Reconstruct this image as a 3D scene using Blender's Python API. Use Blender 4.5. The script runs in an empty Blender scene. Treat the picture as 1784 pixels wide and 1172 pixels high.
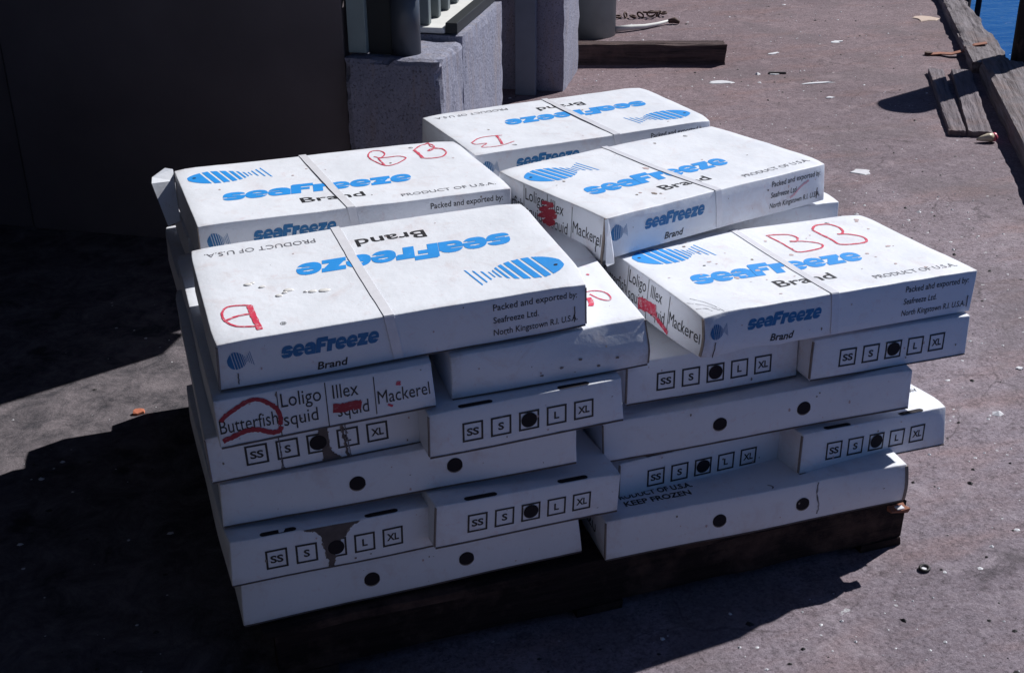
import bpy, bmesh, math, random
from mathutils import Vector, Matrix, noise
random.seed(7)
sc = bpy.context.scene
COL = sc.collection
# ------------------------------------------------------------------ camera
CAM = (-0.10263, -1.78649, 1.40964); YAW, PITCH, ROLL, F = 0.32487, 0.45643, -0.00692, 2162.034
fwd = Vector((math.sin(YAW)*math.cos(PITCH), math.cos(YAW)*math.cos(PITCH), -math.sin(PITCH)))
rgt = Vector((math.cos(YAW), -math.sin(YAW), 0)); upv = rgt.cross(fwd)
r2 = rgt*math.cos(ROLL)+upv*math.sin(ROLL); u2 = -rgt*math.sin(ROLL)+upv*math.cos(ROLL)
cd = bpy.data.cameras.new('camera'); cam = bpy.data.objects.new('camera', cd); COL.objects.link(cam)
cd.sensor_width = 36; cd.sensor_fit = 'HORIZONTAL'; cd.lens = F/1784*36; cd.clip_end = 2000; cd.clip_start = 0.05
m = Matrix((r2, u2, -fwd)).transposed().to_4x4(); m.translation = Vector(CAM); cam.matrix_world = m
sc.camera = cam
# ------------------------------------------------------------------ light
SUN_AZ, SUN_EL = 20.5, 42.5           # degrees from +x towards +y
w = bpy.data.worlds.new('World'); sc.world = w; w.use_nodes = True
nt = w.node_tree; bg = nt.nodes['Background']; sky = nt.nodes.new('ShaderNodeTexSky')
sky.sky_type = 'NISHITA'; sky.sun_disc = False; sky.sun_elevation = math.radians(SUN_EL); sky.sun_rotation = math.radians(90-SUN_AZ)
sky.air_density = 0.5; sky.dust_density = 0.0; sky.ozone_density = 10.0
nt.links.new(sky.outputs[0], bg.inputs[0]); bg.inputs[1].default_value = 0.05
sd = bpy.data.lights.new('sun', 'SUN'); sun = bpy.data.objects.new('sun', sd); COL.objects.link(sun)
sd.energy = 5.0; sd.angle = math.radians(0.53); sd.color = (1.0, 0.985, 0.965)
S = Vector((math.cos(math.radians(SUN_AZ))*math.cos(math.radians(SUN_EL)), math.sin(math.radians(SUN_AZ))*math.cos(math.radians(SUN_EL)), math.sin(math.radians(SUN_EL))))
sun.rotation_euler = S.to_track_quat('Z', 'Y').to_euler(); sun.location = S*6
vs = sc.view_settings; vs.view_transform = 'Standard'; vs.look = 'None'; vs.exposure = 0.12; vs.gamma = 1.0; vs.use_curve_mapping = False
# ------------------------------------------------------------------ materials
def nodes(name):
    m = bpy.data.materials.new(name); m.use_nodes = True
    return m, m.node_tree, m.node_tree.nodes['Principled BSDF']
def N(nt, t, **k):
    n = nt.nodes.new(t)
    for a, b in k.items():
        if hasattr(n, a): setattr(n, a, b)
        else: n.inputs[a.replace('_', ' ')].default_value = b
    return n
def tex(nt, scale, detail=4, rough=0.55, coord='Object', stretch=None, dist=0.0, rnd=True):
    tc = N(nt, 'ShaderNodeTexCoord'); mp = N(nt, 'ShaderNodeMapping'); oi = N(nt, 'ShaderNodeObjectInfo')
    nt.links.new(tc.outputs[coord], mp.inputs['Vector'])
    if stretch: mp.inputs['Scale'].default_value = stretch
    if rnd:
        mu = N(nt, 'ShaderNodeMath', operation='MULTIPLY'); mu.inputs[1].default_value = 57.0
        nt.links.new(oi.outputs['Random'], mu.inputs[0])
        cb = N(nt, 'ShaderNodeCombineXYZ'); nt.links.new(mu.outputs[0], cb.inputs[0]); nt.links.new(mu.outputs[0], cb.inputs[1])
        nt.links.new(cb.outputs[0], mp.inputs['Location'])
    no = N(nt, 'ShaderNodeTexNoise'); no.inputs['Scale'].default_value = scale; no.inputs['Detail'].default_value = detail
    no.inputs['Roughness'].default_value = rough; no.inputs['Distortion'].default_value = dist
    nt.links.new(mp.outputs[0], no.inputs['Vector'])
    return no.outputs['Fac']
def ramp(nt, fac, stops):
    r = N(nt, 'ShaderNodeValToRGB'); nt.links.new(fac, r.inputs[0]); e = r.color_ramp.elements
    while len(e) < len(stops): e.new(0.5)
    for i, (p, c) in enumerate(stops):
        e[i].position = p; e[i].color = (c if hasattr(c, '__len__') else (c, c, c)) + ((1,) if hasattr(c, '__len__') else (1,)) if hasattr(c, '__len__') else (c, c, c, 1)
    return r.outputs[0]
def mix(nt, fac, a, b, mode='MIX'):
    mx = N(nt, 'ShaderNodeMix', data_type='RGBA', blend_type=mode)
    for s, i in ((fac, 0), (a, 6), (b, 7)):
        if hasattr(s, 'is_linked') or hasattr(s, 'links'): nt.links.new(s, mx.inputs[i])
        else: mx.inputs[i].default_value = s if i == 0 else tuple(s)+(1,)
    return mx.outputs[2]
def bump(nt, b, h, strength, dist):
    n = N(nt, 'ShaderNodeBump'); n.inputs['Strength'].default_value = strength; n.inputs['Distance'].default_value = dist
    nt.links.new(h, n.inputs['Height'])
    prev = b.inputs['Normal'].links[0].from_socket if b.inputs['Normal'].links else None
    if prev: nt.links.new(prev, n.inputs['Normal'])
    nt.links.new(n.outputs[0], b.inputs['Normal'])
def simple(name, col, rough=0.6, var=0.15, scale=40, spec=0.5, metal=0.0, bp=0.0, stretch=None):
    m, nt, b = nodes(name)
    f = tex(nt, scale, stretch=stretch)
    c = mix(nt, f, [x*(1-var) for x in col], [min(1, x*(1+var)) for x in col])
    nt.links.new(c, b.inputs['Base Color']); b.inputs['Roughness'].default_value = rough
    b.inputs['Specular IOR Level'].default_value = spec; b.inputs['Metallic'].default_value = metal
    if bp: bump(nt, b, f, bp, 0.004)
    return m
def board(name, base=(0.76, 0.785, 0.85), stain=1.0):
    m, nt, b = nodes(name)
    c = mix(nt, tex(nt, 9, 5), base, [x*0.9 for x in base])
    st = ramp(nt, tex(nt, 14, 8, 0.7, dist=0.6), [(0.54, 0.0), (0.76, 0.45*stain)])
    c = mix(nt, st, c, (0.56, 0.43, 0.41))
    sp = ramp(nt, tex(nt, 170, 3, 0.6), [(0.70, 0.0), (0.78, 0.55*stain)])
    c = mix(nt, sp, c, (0.28, 0.17, 0.12))
    sc2 = ramp(nt, tex(nt, 20, 6, 0.75, stretch=(1, 9, 3), dist=1.0), [(0.66, 0.0), (0.74, 0.35*stain)])
    c = mix(nt, sc2, c, (0.42, 0.40, 0.42))
    ge = N(nt, 'ShaderNodeNewGeometry'); mu = N(nt, 'ShaderNodeMath', operation='MULTIPLY')
    nt.links.new(ramp(nt, ge.outputs['Pointiness'], [(0.515, 0.0), (0.56, 1.0)]), mu.inputs[0]); nt.links.new(ramp(nt, tex(nt, 34, 6, 0.75), [(0.44, 0.0), (0.60, 0.75)]), mu.inputs[1])
    c = mix(nt, mu.outputs[0], c, (0.36, 0.29, 0.26))
    pk = ramp(nt, tex(nt, 55, 6, 0.75, dist=0.5), [(0.58, 0.0), (0.70, 0.30*stain)]); c = mix(nt, pk, c, (0.62, 0.42, 0.44))
    nt.links.new(c, b.inputs['Base Color'])
    nt.links.new(ramp(nt, tex(nt, 12, 5), [(0.35, 0.42), (0.65, 0.66)]), b.inputs['Roughness']); b.inputs['Specular IOR Level'].default_value = 0.35
    bump(nt, b, tex(nt, 7, 4, 0.5), 0.35, 0.012); bump(nt, b, tex(nt, 30, 6, 0.6), 0.3, 0.004); bump(nt, b, tex(nt, 260, 2, 0.5), 0.12, 0.001)
    return m
M = {}
M['board'] = board('coated_cardboard'); M['board_clean'] = board('coated_cardboard_plain', (0.75, 0.77, 0.83), 0.5)
M['kraft'] = simple('raw_cardboard_edge', (0.23, 0.19, 0.17), 0.9, 0.3, 60)
M['torn'] = simple('torn_fibre_and_shadow_seam', (0.12, 0.095, 0.09), 0.95, 0.5, 50)
M['blue'] = simple('blue_ink', (0.012, 0.235, 0.70), 0.55, 0.12, 60)
M['black'] = simple('black_ink', (0.012, 0.012, 0.016), 0.6, 0.2, 60)
M['grey_ink'] = simple('worn_black_ink', (0.10, 0.10, 0.13), 0.6, 0.3, 60)
M['hole'] = simple('dark_opening', (0.010, 0.006, 0.010), 0.9, 0.3, 20)
M['red'] = simple('red_marker', (0.62, 0.035, 0.085), 0.5, 0.35, 90)
M['faintred'] = simple('faded_red_marker', (0.66, 0.38, 0.44), 0.5, 0.3, 90)
M['darkred'] = simple('dark_red_marker', (0.34, 0.012, 0.035), 0.5, 0.35, 90)
M['strap'] = simple('white_plastic_strapping', (0.72, 0.72, 0.77), 0.25, 0.12, 60)
M['staple'] = simple('rusty_staple_wire', (0.06, 0.05, 0.05), 0.5, 0.3, 80, metal=0.5)
M['smear'] = simple('brown_pink_smear', (0.52, 0.40, 0.40), 0.6, 0.3, 60)
M['ice'] = simple('dried_glue_drips', (0.80, 0.78, 0.76), 0.12, 0.1, 60)

def ink(name, col, rub, lo, hi, stretch=None, scale=60, rough=0.55):
    m, nt, b = nodes(name)
    c = mix(nt, tex(nt, 30, 5), [x*0.8 for x in col], [min(1, x*1.15) for x in col])
    c = mix(nt, ramp(nt, tex(nt, scale, 7, 0.8, stretch=stretch), [(lo, 0.0), (hi, rub)]), c, (0.70, 0.70, 0.75))
    nt.links.new(c, b.inputs['Base Color']); b.inputs['Roughness'].default_value = rough
    return m
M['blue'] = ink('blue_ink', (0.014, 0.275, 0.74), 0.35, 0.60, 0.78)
M['shaded_blue'] = ink('blue_ink_shaded', (0.010, 0.155, 0.38), 0.3, 0.60, 0.78)  # same blue ink, with the shade of the carton fronts put into its colour
M['black'] = ink('black_ink', (0.014, 0.014, 0.018), 0.35, 0.60, 0.80)
M['grey_ink'] = ink('worn_black_ink', (0.07, 0.07, 0.09), 0.6, 0.45, 0.70, None, 90)
M['red'] = ink('red_marker', (0.62, 0.035, 0.085), 0.75, 0.50, 0.68, (1, 1, 1), 110)
M['darkred'] = ink('dark_red_marker', (0.34, 0.012, 0.035), 0.45, 0.55, 0.75, (1, 1, 4), 70)
def ground_mat():
    m, nt, b = nodes('pitted_wharf_concrete')
    c = mix(nt, ramp(nt, tex(nt, 1.1, 8, 0.65, rnd=False), [(0.38, 0.0), (0.66, 1.0)]), (0.290, 0.245, 0.285), (0.205, 0.172, 0.205))
    c = mix(nt, ramp(nt, tex(nt, 2.3, 4, 0.6, stretch=(1, 3, 1), rnd=False), [(0.50, 0.0), (0.70, 0.5)]), c, (0.30, 0.19, 0.18))
    fine = tex(nt, 150, 6, 0.8, rnd=False)
    c = mix(nt, ramp(nt, fine, [(0.38, 0.75), (0.50, 0.0)]), c, (0.05, 0.038, 0.048))
    c = mix(nt, ramp(nt, tex(nt, 17, 8, 0.75, dist=1.5, stretch=(1, 2.2, 1), rnd=False), [(0.36, 0.5), (0.52, 0.0)]), c, (0.13, 0.095, 0.11))
    c = mix(nt, ramp(nt, tex(nt, 9, 8, 0.75, dist=0.8, rnd=False), [(0.52, 0.0), (0.68, 0.55)]), c, (0.37, 0.32, 0.36))
    c = mix(nt, ramp(nt, fine, [(0.57, 0.0), (0.70, 0.6)]), c, (0.52, 0.46, 0.49))
    c = mix(nt, ramp(nt, tex(nt, 42, 7, 0.7, rnd=False), [(0.30, 0.6), (0.47, 0.0)]), c, (0.05, 0.04, 0.047))
    c = mix(nt, ramp(nt, tex(nt, 4.2, 9, 0.75, dist=1.2, rnd=False), [(0.62, 0.0), (0.70, 0.6)]), c, (0.045, 0.038, 0.045))
    vo = N(nt, 'ShaderNodeTexVoronoi', feature='DISTANCE_TO_EDGE'); vo.inputs['Scale'].default_value = 2.6
    tc = N(nt, 'ShaderNodeTexCoord'); ad = N(nt, 'ShaderNodeMixRGB'); ad.blend_type = 'ADD'; ad.inputs[0].default_value = 0.35
    nz = N(nt, 'ShaderNodeTexNoise'); nz.inputs['Scale'].default_value = 3.0; nz.inputs['Detail'].default_value = 8
    nt.links.new(tc.outputs['Object'], nz.inputs['Vector']); nt.links.new(tc.outputs['Object'], ad.inputs[1]); nt.links.new(nz.outputs['Color'], ad.inputs[2])
    nt.links.new(ad.outputs[0], vo.inputs['Vector'])
    cr = ramp(nt, vo.outputs['Distance'], [(0.0, 0.55), (0.012, 0.0)])
    crm = ramp(nt, tex(nt, 1.7, 3, rnd=False), [(0.5, 0.0), (0.6, 1.0)])
    mm = N(nt, 'ShaderNodeMath', operation='MULTIPLY'); nt.links.new(cr, mm.inputs[0]); nt.links.new(crm, mm.inputs[1])
    c = mix(nt, mm.outputs[0], c, (0.04, 0.03, 0.035))
    wp = ramp(nt, tex(nt, 26, 3, 0.5, rnd=False), [(0.735, 0.0), (0.75, 0.8)])
    c = mix(nt, wp, c, (0.50, 0.50, 0.53))
    tcy = N(nt, 'ShaderNodeTexCoord'); sy_ = N(nt, 'ShaderNodeSeparateXYZ'); nt.links.new(tcy.outputs['Object'], sy_.inputs[0])
    my_ = N(nt, 'ShaderNodeMapRange'); my_.inputs[1].default_value = 0.8; my_.inputs[2].default_value = 3.6; nt.links.new(sy_.outputs['Y'], my_.inputs[0])
    c = mix(nt, my_.outputs[0], c, mix(nt, 1.0, c, (0.86, 0.76, 0.72), 'MULTIPLY'))
    c = mix(nt, ramp(nt, tex(nt, 1.6, 6, 0.6, dist=0.7, rnd=False), [(0.53, 0.0), (0.60, 0.35)]), c, (0.12, 0.10, 0.11))
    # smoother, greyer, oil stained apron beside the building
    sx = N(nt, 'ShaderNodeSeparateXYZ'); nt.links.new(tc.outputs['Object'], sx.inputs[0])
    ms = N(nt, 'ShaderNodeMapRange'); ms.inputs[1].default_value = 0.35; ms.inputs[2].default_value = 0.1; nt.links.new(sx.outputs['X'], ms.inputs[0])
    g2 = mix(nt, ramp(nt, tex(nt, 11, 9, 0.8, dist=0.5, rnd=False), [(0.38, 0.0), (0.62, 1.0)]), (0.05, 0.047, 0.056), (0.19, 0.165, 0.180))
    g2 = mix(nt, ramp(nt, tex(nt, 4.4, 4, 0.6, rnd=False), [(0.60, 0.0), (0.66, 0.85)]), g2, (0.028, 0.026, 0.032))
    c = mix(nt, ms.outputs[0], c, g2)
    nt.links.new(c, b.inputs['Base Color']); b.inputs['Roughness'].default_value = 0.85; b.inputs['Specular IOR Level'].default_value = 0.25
    bump(nt, b, tex(nt, 36, 8, 0.7, rnd=False), 0.5, 0.012); bump(nt, b, fine, 0.6, 0.004)
    return m
M['ground'] = ground_mat()
def concrete():
    m, nt, b = nodes('grey_concrete')
    c = mix(nt, tex(nt, 7, 8, 0.7), (0.17, 0.18, 0.25), (0.34, 0.345, 0.44))
    c = mix(nt, ramp(nt, tex(nt, 150, 3, 0.6), [(0.33, 0.7), (0.45, 0.0)]), c, (0.05, 0.05, 0.06))
    c = mix(nt, ramp(nt, tex(nt, 150, 3, 0.6), [(0.60, 0.0), (0.72, 0.5)]), c, (0.42, 0.42, 0.45))
    c = mix(nt, ramp(nt, tex(nt, 6, 7, 0.7, stretch=(4, 4, 0.6)), [(0.5, 0.0), (0.7, 0.45)]), c, (0.30, 0.22, 0.17))
    nt.links.new(c, b.inputs['Base Color']); b.inputs['Roughness'].default_value = 0.9
    bump(nt, b, tex(nt, 60, 7, 0.7), 0.8, 0.008)
    return m
M['concrete'] = concrete()
def wood(name, a, bb, stretch, sc_=6):
    m, nt, b = nodes(name)
    g = tex(nt, sc_, 8, 0.75, stretch=stretch, dist=0.4)
    c = mix(nt, ramp(nt, g, [(0.34, 0.0), (0.62, 1.0)]), a, bb)
    c = mix(nt, ramp(nt, tex(nt, 5, 7, 0.7), [(0.5, 0.0), (0.72, 0.5)]), c, (0.26, 0.16, 0.13))
    c = mix(nt, ramp(nt, g, [(0.30, 0.9), (0.40, 0.0)]), c, (0.02, 0.016, 0.018))
    nt.links.new(c, b.inputs['Base Color']); b.inputs['Roughness'].default_value = 0.85; b.inputs['Specular IOR Level'].default_value = 0.2
    bump(nt, b, g, 0.9, 0.02)
    return m
M['timber'] = wood('weathered_grey_timber', (0.10, 0.085, 0.09), (0.29, 0.26, 0.28), (0.5, 9, 9))
M['plank'] = wood('weathered_plank', (0.13, 0.11, 0.125), (0.27, 0.235, 0.26), (0.5, 10, 10))
M['oldtimber'] = wood('tarred_timber', (0.035, 0.027, 0.027), (0.13, 0.09, 0.088), (0.5, 9, 9))
M['pile'] = wood('creosoted_pile', (0.008, 0.007, 0.008), (0.028, 0.024, 0.026), (6, 6, 0.4))
M['pallet'] = wood('dark_wet_pallet_wood', (0.012, 0.009, 0.010), (0.040, 0.026, 0.026), (0.8, 9, 9))
M['rustwood'] = simple('rust_brown_scrap', (0.30, 0.12, 0.075), 0.8, 0.4, 80)
M['green'] = simple('pale_green_paint', (0.24, 0.30, 0.315), 0.5, 0.2, 14, bp=0.1)
M['steelblue'] = simple('blue_grey_paint', (0.14, 0.175, 0.235), 0.5, 0.25, 10)
M['darksteel'] = simple('dark_painted_steel', (0.030, 0.033, 0.036), 0.5, 0.3, 6, spec=0.2)
M['pipe'] = simple('grey_painted_pipe', (0.06, 0.07, 0.09), 0.4, 0.3, 12)
M['siding'] = simple('grey_corrugated_steel', (0.13, 0.155, 0.165), 0.5, 0.2, 8)
M['darkwall'] = simple('dark_painted_door', (0.15, 0.13, 0.14), 0.85, 0.3, 3, spec=0.08)
M['sill'] = simple('white_painted_sill', (0.66, 0.66, 0.64), 0.7, 0.15, 20, bp=0.2)
M['rust'] = simple('rusty_iron', (0.085, 0.045, 0.035), 0.8, 0.5, 60)
M['white'] = simple('white_scrap', (0.62, 0.62, 0.66), 0.6, 0.2, 80)
M['beige'] = simple('beige_paper', (0.52, 0.40, 0.33), 0.8, 0.2, 60)
M['spall'] = simple('rust_stained_mortar', (0.34, 0.27, 0.24), 0.9, 0.4, 60)
M['brick'] = simple('orange_brick', (0.50, 0.16, 0.09), 0.85, 0.3, 80)
M['pink'] = simple('pink_flesh', (0.60, 0.10, 0.16), 0.4, 0.3, 60)
M['cream'] = simple('cream_skin', (0.58, 0.50, 0.38), 0.4, 0.2, 60)
M['darkchip'] = simple('dark_chip', (0.02, 0.018, 0.02), 0.7, 0.3, 60)
def water_mat():
    m, nt, b = nodes('harbour_water')
    f = tex(nt, 0.7, 4, 0.5, stretch=(1, 1, 1), rnd=False)
    c = mix(nt, f, (0.006, 0.07, 0.26), (0.010, 0.105, 0.34))
    nt.links.new(c, b.inputs['Base Color']); b.inputs['Roughness'].default_value = 0.18; b.inputs['IOR'].default_value = 1.33
    b.inputs['Specular IOR Level'].default_value = 0.35
    bump(nt, b, tex(nt, 0.9, 6, 0.6, stretch=(1.2, 3.2, 1), rnd=False), 0.6, 0.12)
    return m
M['water'] = water_mat()

# ------------------------------------------------------------------ helpers
def obj(name, me, parent=None, mat=None, loc=None):
    o = bpy.data.objects.new(name, me); COL.objects.link(o)
    if parent: o.parent = parent
    if mat: me.materials.append(mat) if len(me.materials) == 0 else None
    if loc: o.location = loc
    return o
def tag(o, label=None, cat=None, group=None, kind=None):
    for k, v in (('label', label), ('category', cat), ('group', group), ('kind', kind)):
        if v: o[k] = v
    return o
def empty(name, loc=(0, 0, 0), rot=None):
    o = bpy.data.objects.new(name, None); COL.objects.link(o); o.empty_display_size = 0.05
    o.location = loc
    if rot is not None: o.rotation_euler = rot
    return o
def mesh(name, v, f, smooth=False):
    me = bpy.data.meshes.new(name); me.from_pydata([tuple(p) for p in v], [], f); me.update()
    if smooth:
        for p in me.polygons: p.use_smooth = True
    return me
U = Vector((0.515, 0.857, 0)).normalized(); NN = Vector((U.y, -U.x, 0)); B0 = Vector((0.868, 1.736, -0.13))
GZ = -0.13; KW = 1.02
def W(u, n, z): return B0 + (U*u + NN*n + Vector((0, 0, z)))*KW        # wharf frame; z above the ground
def hexa(bm, pts):
    vs_ = [bm.verts.new(p) for p in pts]
    for f in ((0, 3, 2, 1), (4, 5, 6, 7), (0, 1, 5, 4), (1, 2, 6, 5), (2, 3, 7, 6), (3, 0, 4, 7)): bm.faces.new([vs_[i] for i in f])
    return vs_
def wbox(bm, u0, u1, n0, n1, z0, z1):
    return hexa(bm, [W(u0, n0, z0), W(u0, n1, z0), W(u1, n1, z0), W(u1, n0, z0), W(u0, n0, z1), W(u0, n1, z1), W(u1, n1, z1), W(u1, n0, z1)])
def lbox(bm, a, b):
    x0, y0, z0 = a; x1, y1, z1 = b
    return hexa(bm, [(x0, y0, z0), (x1, y0, z0), (x1, y1, z0), (x0, y1, z0), (x0, y0, z1), (x1, y0, z1), (x1, y1, z1), (x0, y1, z1)])
def fin(bm, name, bevel=0.0, segs=2, smooth=False):
    bmesh.ops.recalc_face_normals(bm, faces=bm.faces[:])
    if bevel: bmesh.ops.bevel(bm, geom=bm.edges[:], offset=bevel, segments=segs, affect='EDGES', profile=0.6)
    me = bpy.data.meshes.new(name); bm.to_mesh(me); bm.free()
    if smooth:
        for p in me.polygons: p.use_smooth = True
    return me
def tube(path, rad, n=8, caps=True):
    v, f = [], []
    P = [Vector(p) for p in path]
    for i, p in enumerate(P):
        d = (P[min(i+1, len(P)-1)]-P[max(i-1, 0)]).normalized()
        a = d.orthogonal().normalized() if abs(d.z) > 0.9 else d.cross(Vector((0, 0, 1))).normalized()
        b = d.cross(a)
        r = rad[i] if hasattr(rad, '__len__') else rad
        for k in range(n):
            t = 2*math.pi*k/n; v.append(p+a*math.cos(t)*r+b*math.sin(t)*r)
    for i in range(len(P)-1):
        for k in range(n): f.append((i*n+k, i*n+(k+1) % n, (i+1)*n+(k+1) % n, (i+1)*n+k))
    if caps: f.append(tuple(range(n-1, -1, -1))); f.append(tuple((len(P)-1)*n+k for k in range(n)))
    return v, f
def rough_beam(name, L, w_, h, amp, seed, nx=60, taper=0.0, bow=0.0):
    """weathered timber along +x: rounded rectangular section with splits and wear"""
    ring = []
    K = 7
    for i in range(K): ring.append((-w_/2, h*i/K))
    for i in range(K): ring.append((-w_/2+w_*i/K, h))
    for i in range(K): ring.append((w_/2, h-h*i/K))
    for i in range(K): ring.append((w_/2-w_*i/K, 0))
    n = len(ring); v, f = [], []
    for a in range(nx+1):
        x = L*a/nx
        for (y, z) in ring:
            q = Vector((x*3, y*22, z*22+seed*9.1)); k = noise.fractal(q, 1.0, 2.0, 4)
            g = noise.noise(Vector((x*0.8, y*45, z*45+seed)))
            sy, sz = (1 if y > 0 else -1), (1 if z > h*0.5 else 0)
            edge = (abs(y) > w_*0.42) + (z > h*0.85)
            yy = y - sy*amp*(0.35*abs(g)+0.8*abs(k)*edge)
            zz = z - sz*amp*(0.5*abs(g)+0.9*abs(k)*edge) if z > 1e-6 else 0
            endd = amp*1.6*noise.noise(Vector((y*30, z*30, seed*3+a)))*(1 if a in (0, nx) else 0)
            yy += bow*math.sin(math.pi*x/L)
            if y < 0: yy += taper*min(x, 2.2)*(-y/(w_/2))
            v.append((x+endd, yy, zz))
    for a in range(nx):
        for k in range(n): f.append((a*n+k, (a+1)*n+k, (a+1)*n+(k+1) % n, a*n+(k+1) % n))
    f.append(tuple(range(n))); f.append(tuple(nx*n+k for k in range(n-1, -1, -1)))
    return mesh(name, v, f)

# ------------------------------------------------------------------ setting
def sheet(name, corners, nu, nv, mat, z=0.0):
    v = []; f = []
    a, b, c, d = [Vector(p) for p in corners]
    for j in range(nv+1):
        for i in range(nu+1):
            s, t = i/nu, j/nv; v.append((a*(1-s)+b*s)*(1-t)+(d*(1-s)+c*s)*t)
    for j in range(nv):
        for i in range(nu): f.append((j*(nu+1)+i, j*(nu+1)+i+1, (j+1)*(nu+1)+i+1, (j+1)*(nu+1)+i))
    me = mesh(name, v, f); return obj(name, me, mat=mat)
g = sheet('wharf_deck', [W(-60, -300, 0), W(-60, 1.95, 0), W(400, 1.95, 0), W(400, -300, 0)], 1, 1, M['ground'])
tag(g, kind='structure')
bm = bmesh.new(); wbox(bm, -60, 400, 1.80, 1.95, -1.9, -0.004)
q = obj('quay_wall', fin(bm, 'quay_wall'), mat=M['pile']); tag(q, kind='structure')
wt = sheet('water', [W(-80, 2.0, -1.55), W(-80, 900, -1.55), W(900, 900, -1.55), W(900, 2.0, -1.55)], 1, 1, M['water']); tag(wt, kind='structure')

# ---- building corner at the left: concrete plinth, steel framing, siding, big dark door wall
bld = empty('warehouse', W(0, 0, 0)); tag(bld, 'dark warehouse corner with concrete plinth, white sill and steel posts behind the cartons', 'building')
def bpart(name, bm, mat, bevel=0.0, parent=None, smooth=False):
    o = obj(name, fin(bm, name, bevel, 2, smooth), mat=mat)
    o.parent = parent or bld; o.location = -(bld.location) if parent is None else Vector((0, 0, 0))
    return o
def rough_concrete(name, u0, u1, n0, n1, z0, z1, seed, amp=0.012, res=0.02):
    nx = max(2, int((u1-u0)/res)); ny = max(2, int((n1-n0)/res)); nz = max(2, int((z1-z0)/res))
    nx, ny, nz = min(nx, 40), min(ny, 40), min(nz, 40)
    bm = bmesh.new(); dic = {}
    def vert(i, j, k):
        if (i, j, k) not in dic:
            s, t, r = i/nx, j/ny, k/nz
            e = (i in (0, nx))+(j in (0, ny))+(k in (0, nz))
            p = Vector((u0+(u1-u0)*s, n0+(n1-n0)*t, z0+(z1-z0)*r))
            a = noise.fractal(p*14+Vector((seed*5, 0, 0)), 1.0, 2.0, 5)
            cen = Vector(((u0+u1)/2, (n0+n1)/2, (z0+z1)/2)); d = p-cen
            d = Vector((d.x/(u1-u0), d.y/(n1-n0), d.z/(z1-z0)))
            p2 = p - Vector((d.x, d.y, d.z*(1 if k == nz else 0)))*amp*(0.35*(a+0.6) + (1.6*abs(a)+0.25)*(e >= 2))
            dic[(i, j, k)] = bm.verts.new(W(p2.x, p2.y, p2.z))
        return dic[(i, j, k)]
    for i in range(nx):
        for j in range(ny):
            bm.faces.new([vert(i, j, nz), vert(i+1, j, nz), vert(i+1, j+1, nz), vert(i, j+1, nz)])
    for i in range(nx):
        for k in range(nz):
            for j in (0, ny): bm.faces.new([vert(i, j, k), vert(i+1, j, k), vert(i+1, j, k+1), vert(i, j, k+1)])
    for j in range(ny):
        for k in range(nz):
            for i in (0, nx): bm.faces.new([vert(i, j, k), vert(i, j+1, k), vert(i, j+1, k+1), vert(i, j, k+1)])
    return bm
bpart('corner_plinth', rough_concrete('p', 0, 0.275, -0.302, 0, 0, 0.642, 1, 0.02), M['concrete'])
bpart('plinth_wall', rough_concrete('p', 0.277, 0.835, -0.34, -0.003, 0, 0.655, 2, 0.010, 0.03), M['concrete'])
bpart('door_jamb', rough_concrete('p', 2.09, 2.52, -0.75, 0, 0, 2.6, 3, 0.014, 0.05), M['concrete'])
bm = bmesh.new(); wbox(bm, 0.285, 0.830, -0.062, -0.024, 0.657, 0.690); bpart('steel_curb', bm, M['darksteel'], 0.003)
bm = bmesh.new(); wbox(bm, 0.280, 0.832, -0.330, -0.064, 0.657, 0.675); bpart('sill', bm, M['sill'], 0.004)
for k in range(9):
    u = 0.30+k*0.058
    bm = bmesh.new(); wbox(bm, u, u+0.030, -0.30, -0.118-0.034*(k % 2), 0.677, 3.4)
    bpart('siding_rib', bm, M['siding'], 0.004)
bm = bmesh.new(); wbox(bm, 0.25, 0.835, -0.36, -0.303, 0.677, 3.4); bpart('siding_panel', bm, M['darksteel'])
bm = bmesh.new(); wbox(bm, -0.004, 0.13, -0.36, -0.002, 0.865, 3.6); bpart('corner_pier', bm, M['concrete'], 0.01)
# corner posts
bm = bmesh.new(); wbox(bm, 0.056, 0.062, -0.2355, -0.165, 0.640, 0.864); bpart('leak_stop_plate', bm, M['darksteel'])  # dark plate added to stop sunlight leaking between post and pipe
v_, f_ = tube([W(0.085, -0.130, 0.640), W(0.085, -0.130, 0.864)], 0.046, 28)
o = obj('corner_pipe', mesh('corner_pipe', v_, f_, True), mat=M['pipe']); o.parent = bld; o.location = -bld.location
bm = bmesh.new(); wbox(bm, 0.035, 0.05, -0.292, -0.236, 0.646, 0.863); wbox(bm, 0.052, 0.19, -0.248, -0.236, 0.646, 0.863)
bpart('steel_angle_post', bm, M['green'], 0.002)
bm = bmesh.new(); wbox(bm, 0.20, 0.235, -0.262, -0.215, 0.646, 3.4); bpart('flat_bar', bm, M['steelblue'], 0.002)
for k in range(8):       # wide dark door boards with seams, going left from the corner
    bm = bmesh.new(); n1 = -0.308-k*1.15
    wbox(bm, 0.04+0.006*(k % 2), 0.09, n1-1.143, n1, 0.0, 3.6); bpart('door_panel', bm, M['darkwall'], 0.004)
# unseen roof slab over the door and side wall, added to block skylight
bm = bmesh.new(); wbox(bm, -2.1, 0.03, -9.6, 0.45, 2.58, 2.72); bpart('sky_block_canopy', bm, M['darkwall'], 0.01)
bm = bmesh.new(); hexa(bm, [(-1.35, -4.6, GZ), (-1.2, -4.6, GZ), (-1.2, 2.9, GZ), (-1.35, 2.9, GZ), (-1.35, -4.6, 4.2), (-1.2, -4.6, 4.2), (-1.2, 2.9, 4.2), (-1.35, 2.9, 4.2)]); bpart('sky_block_wall', bm, M['darksteel'])
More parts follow.
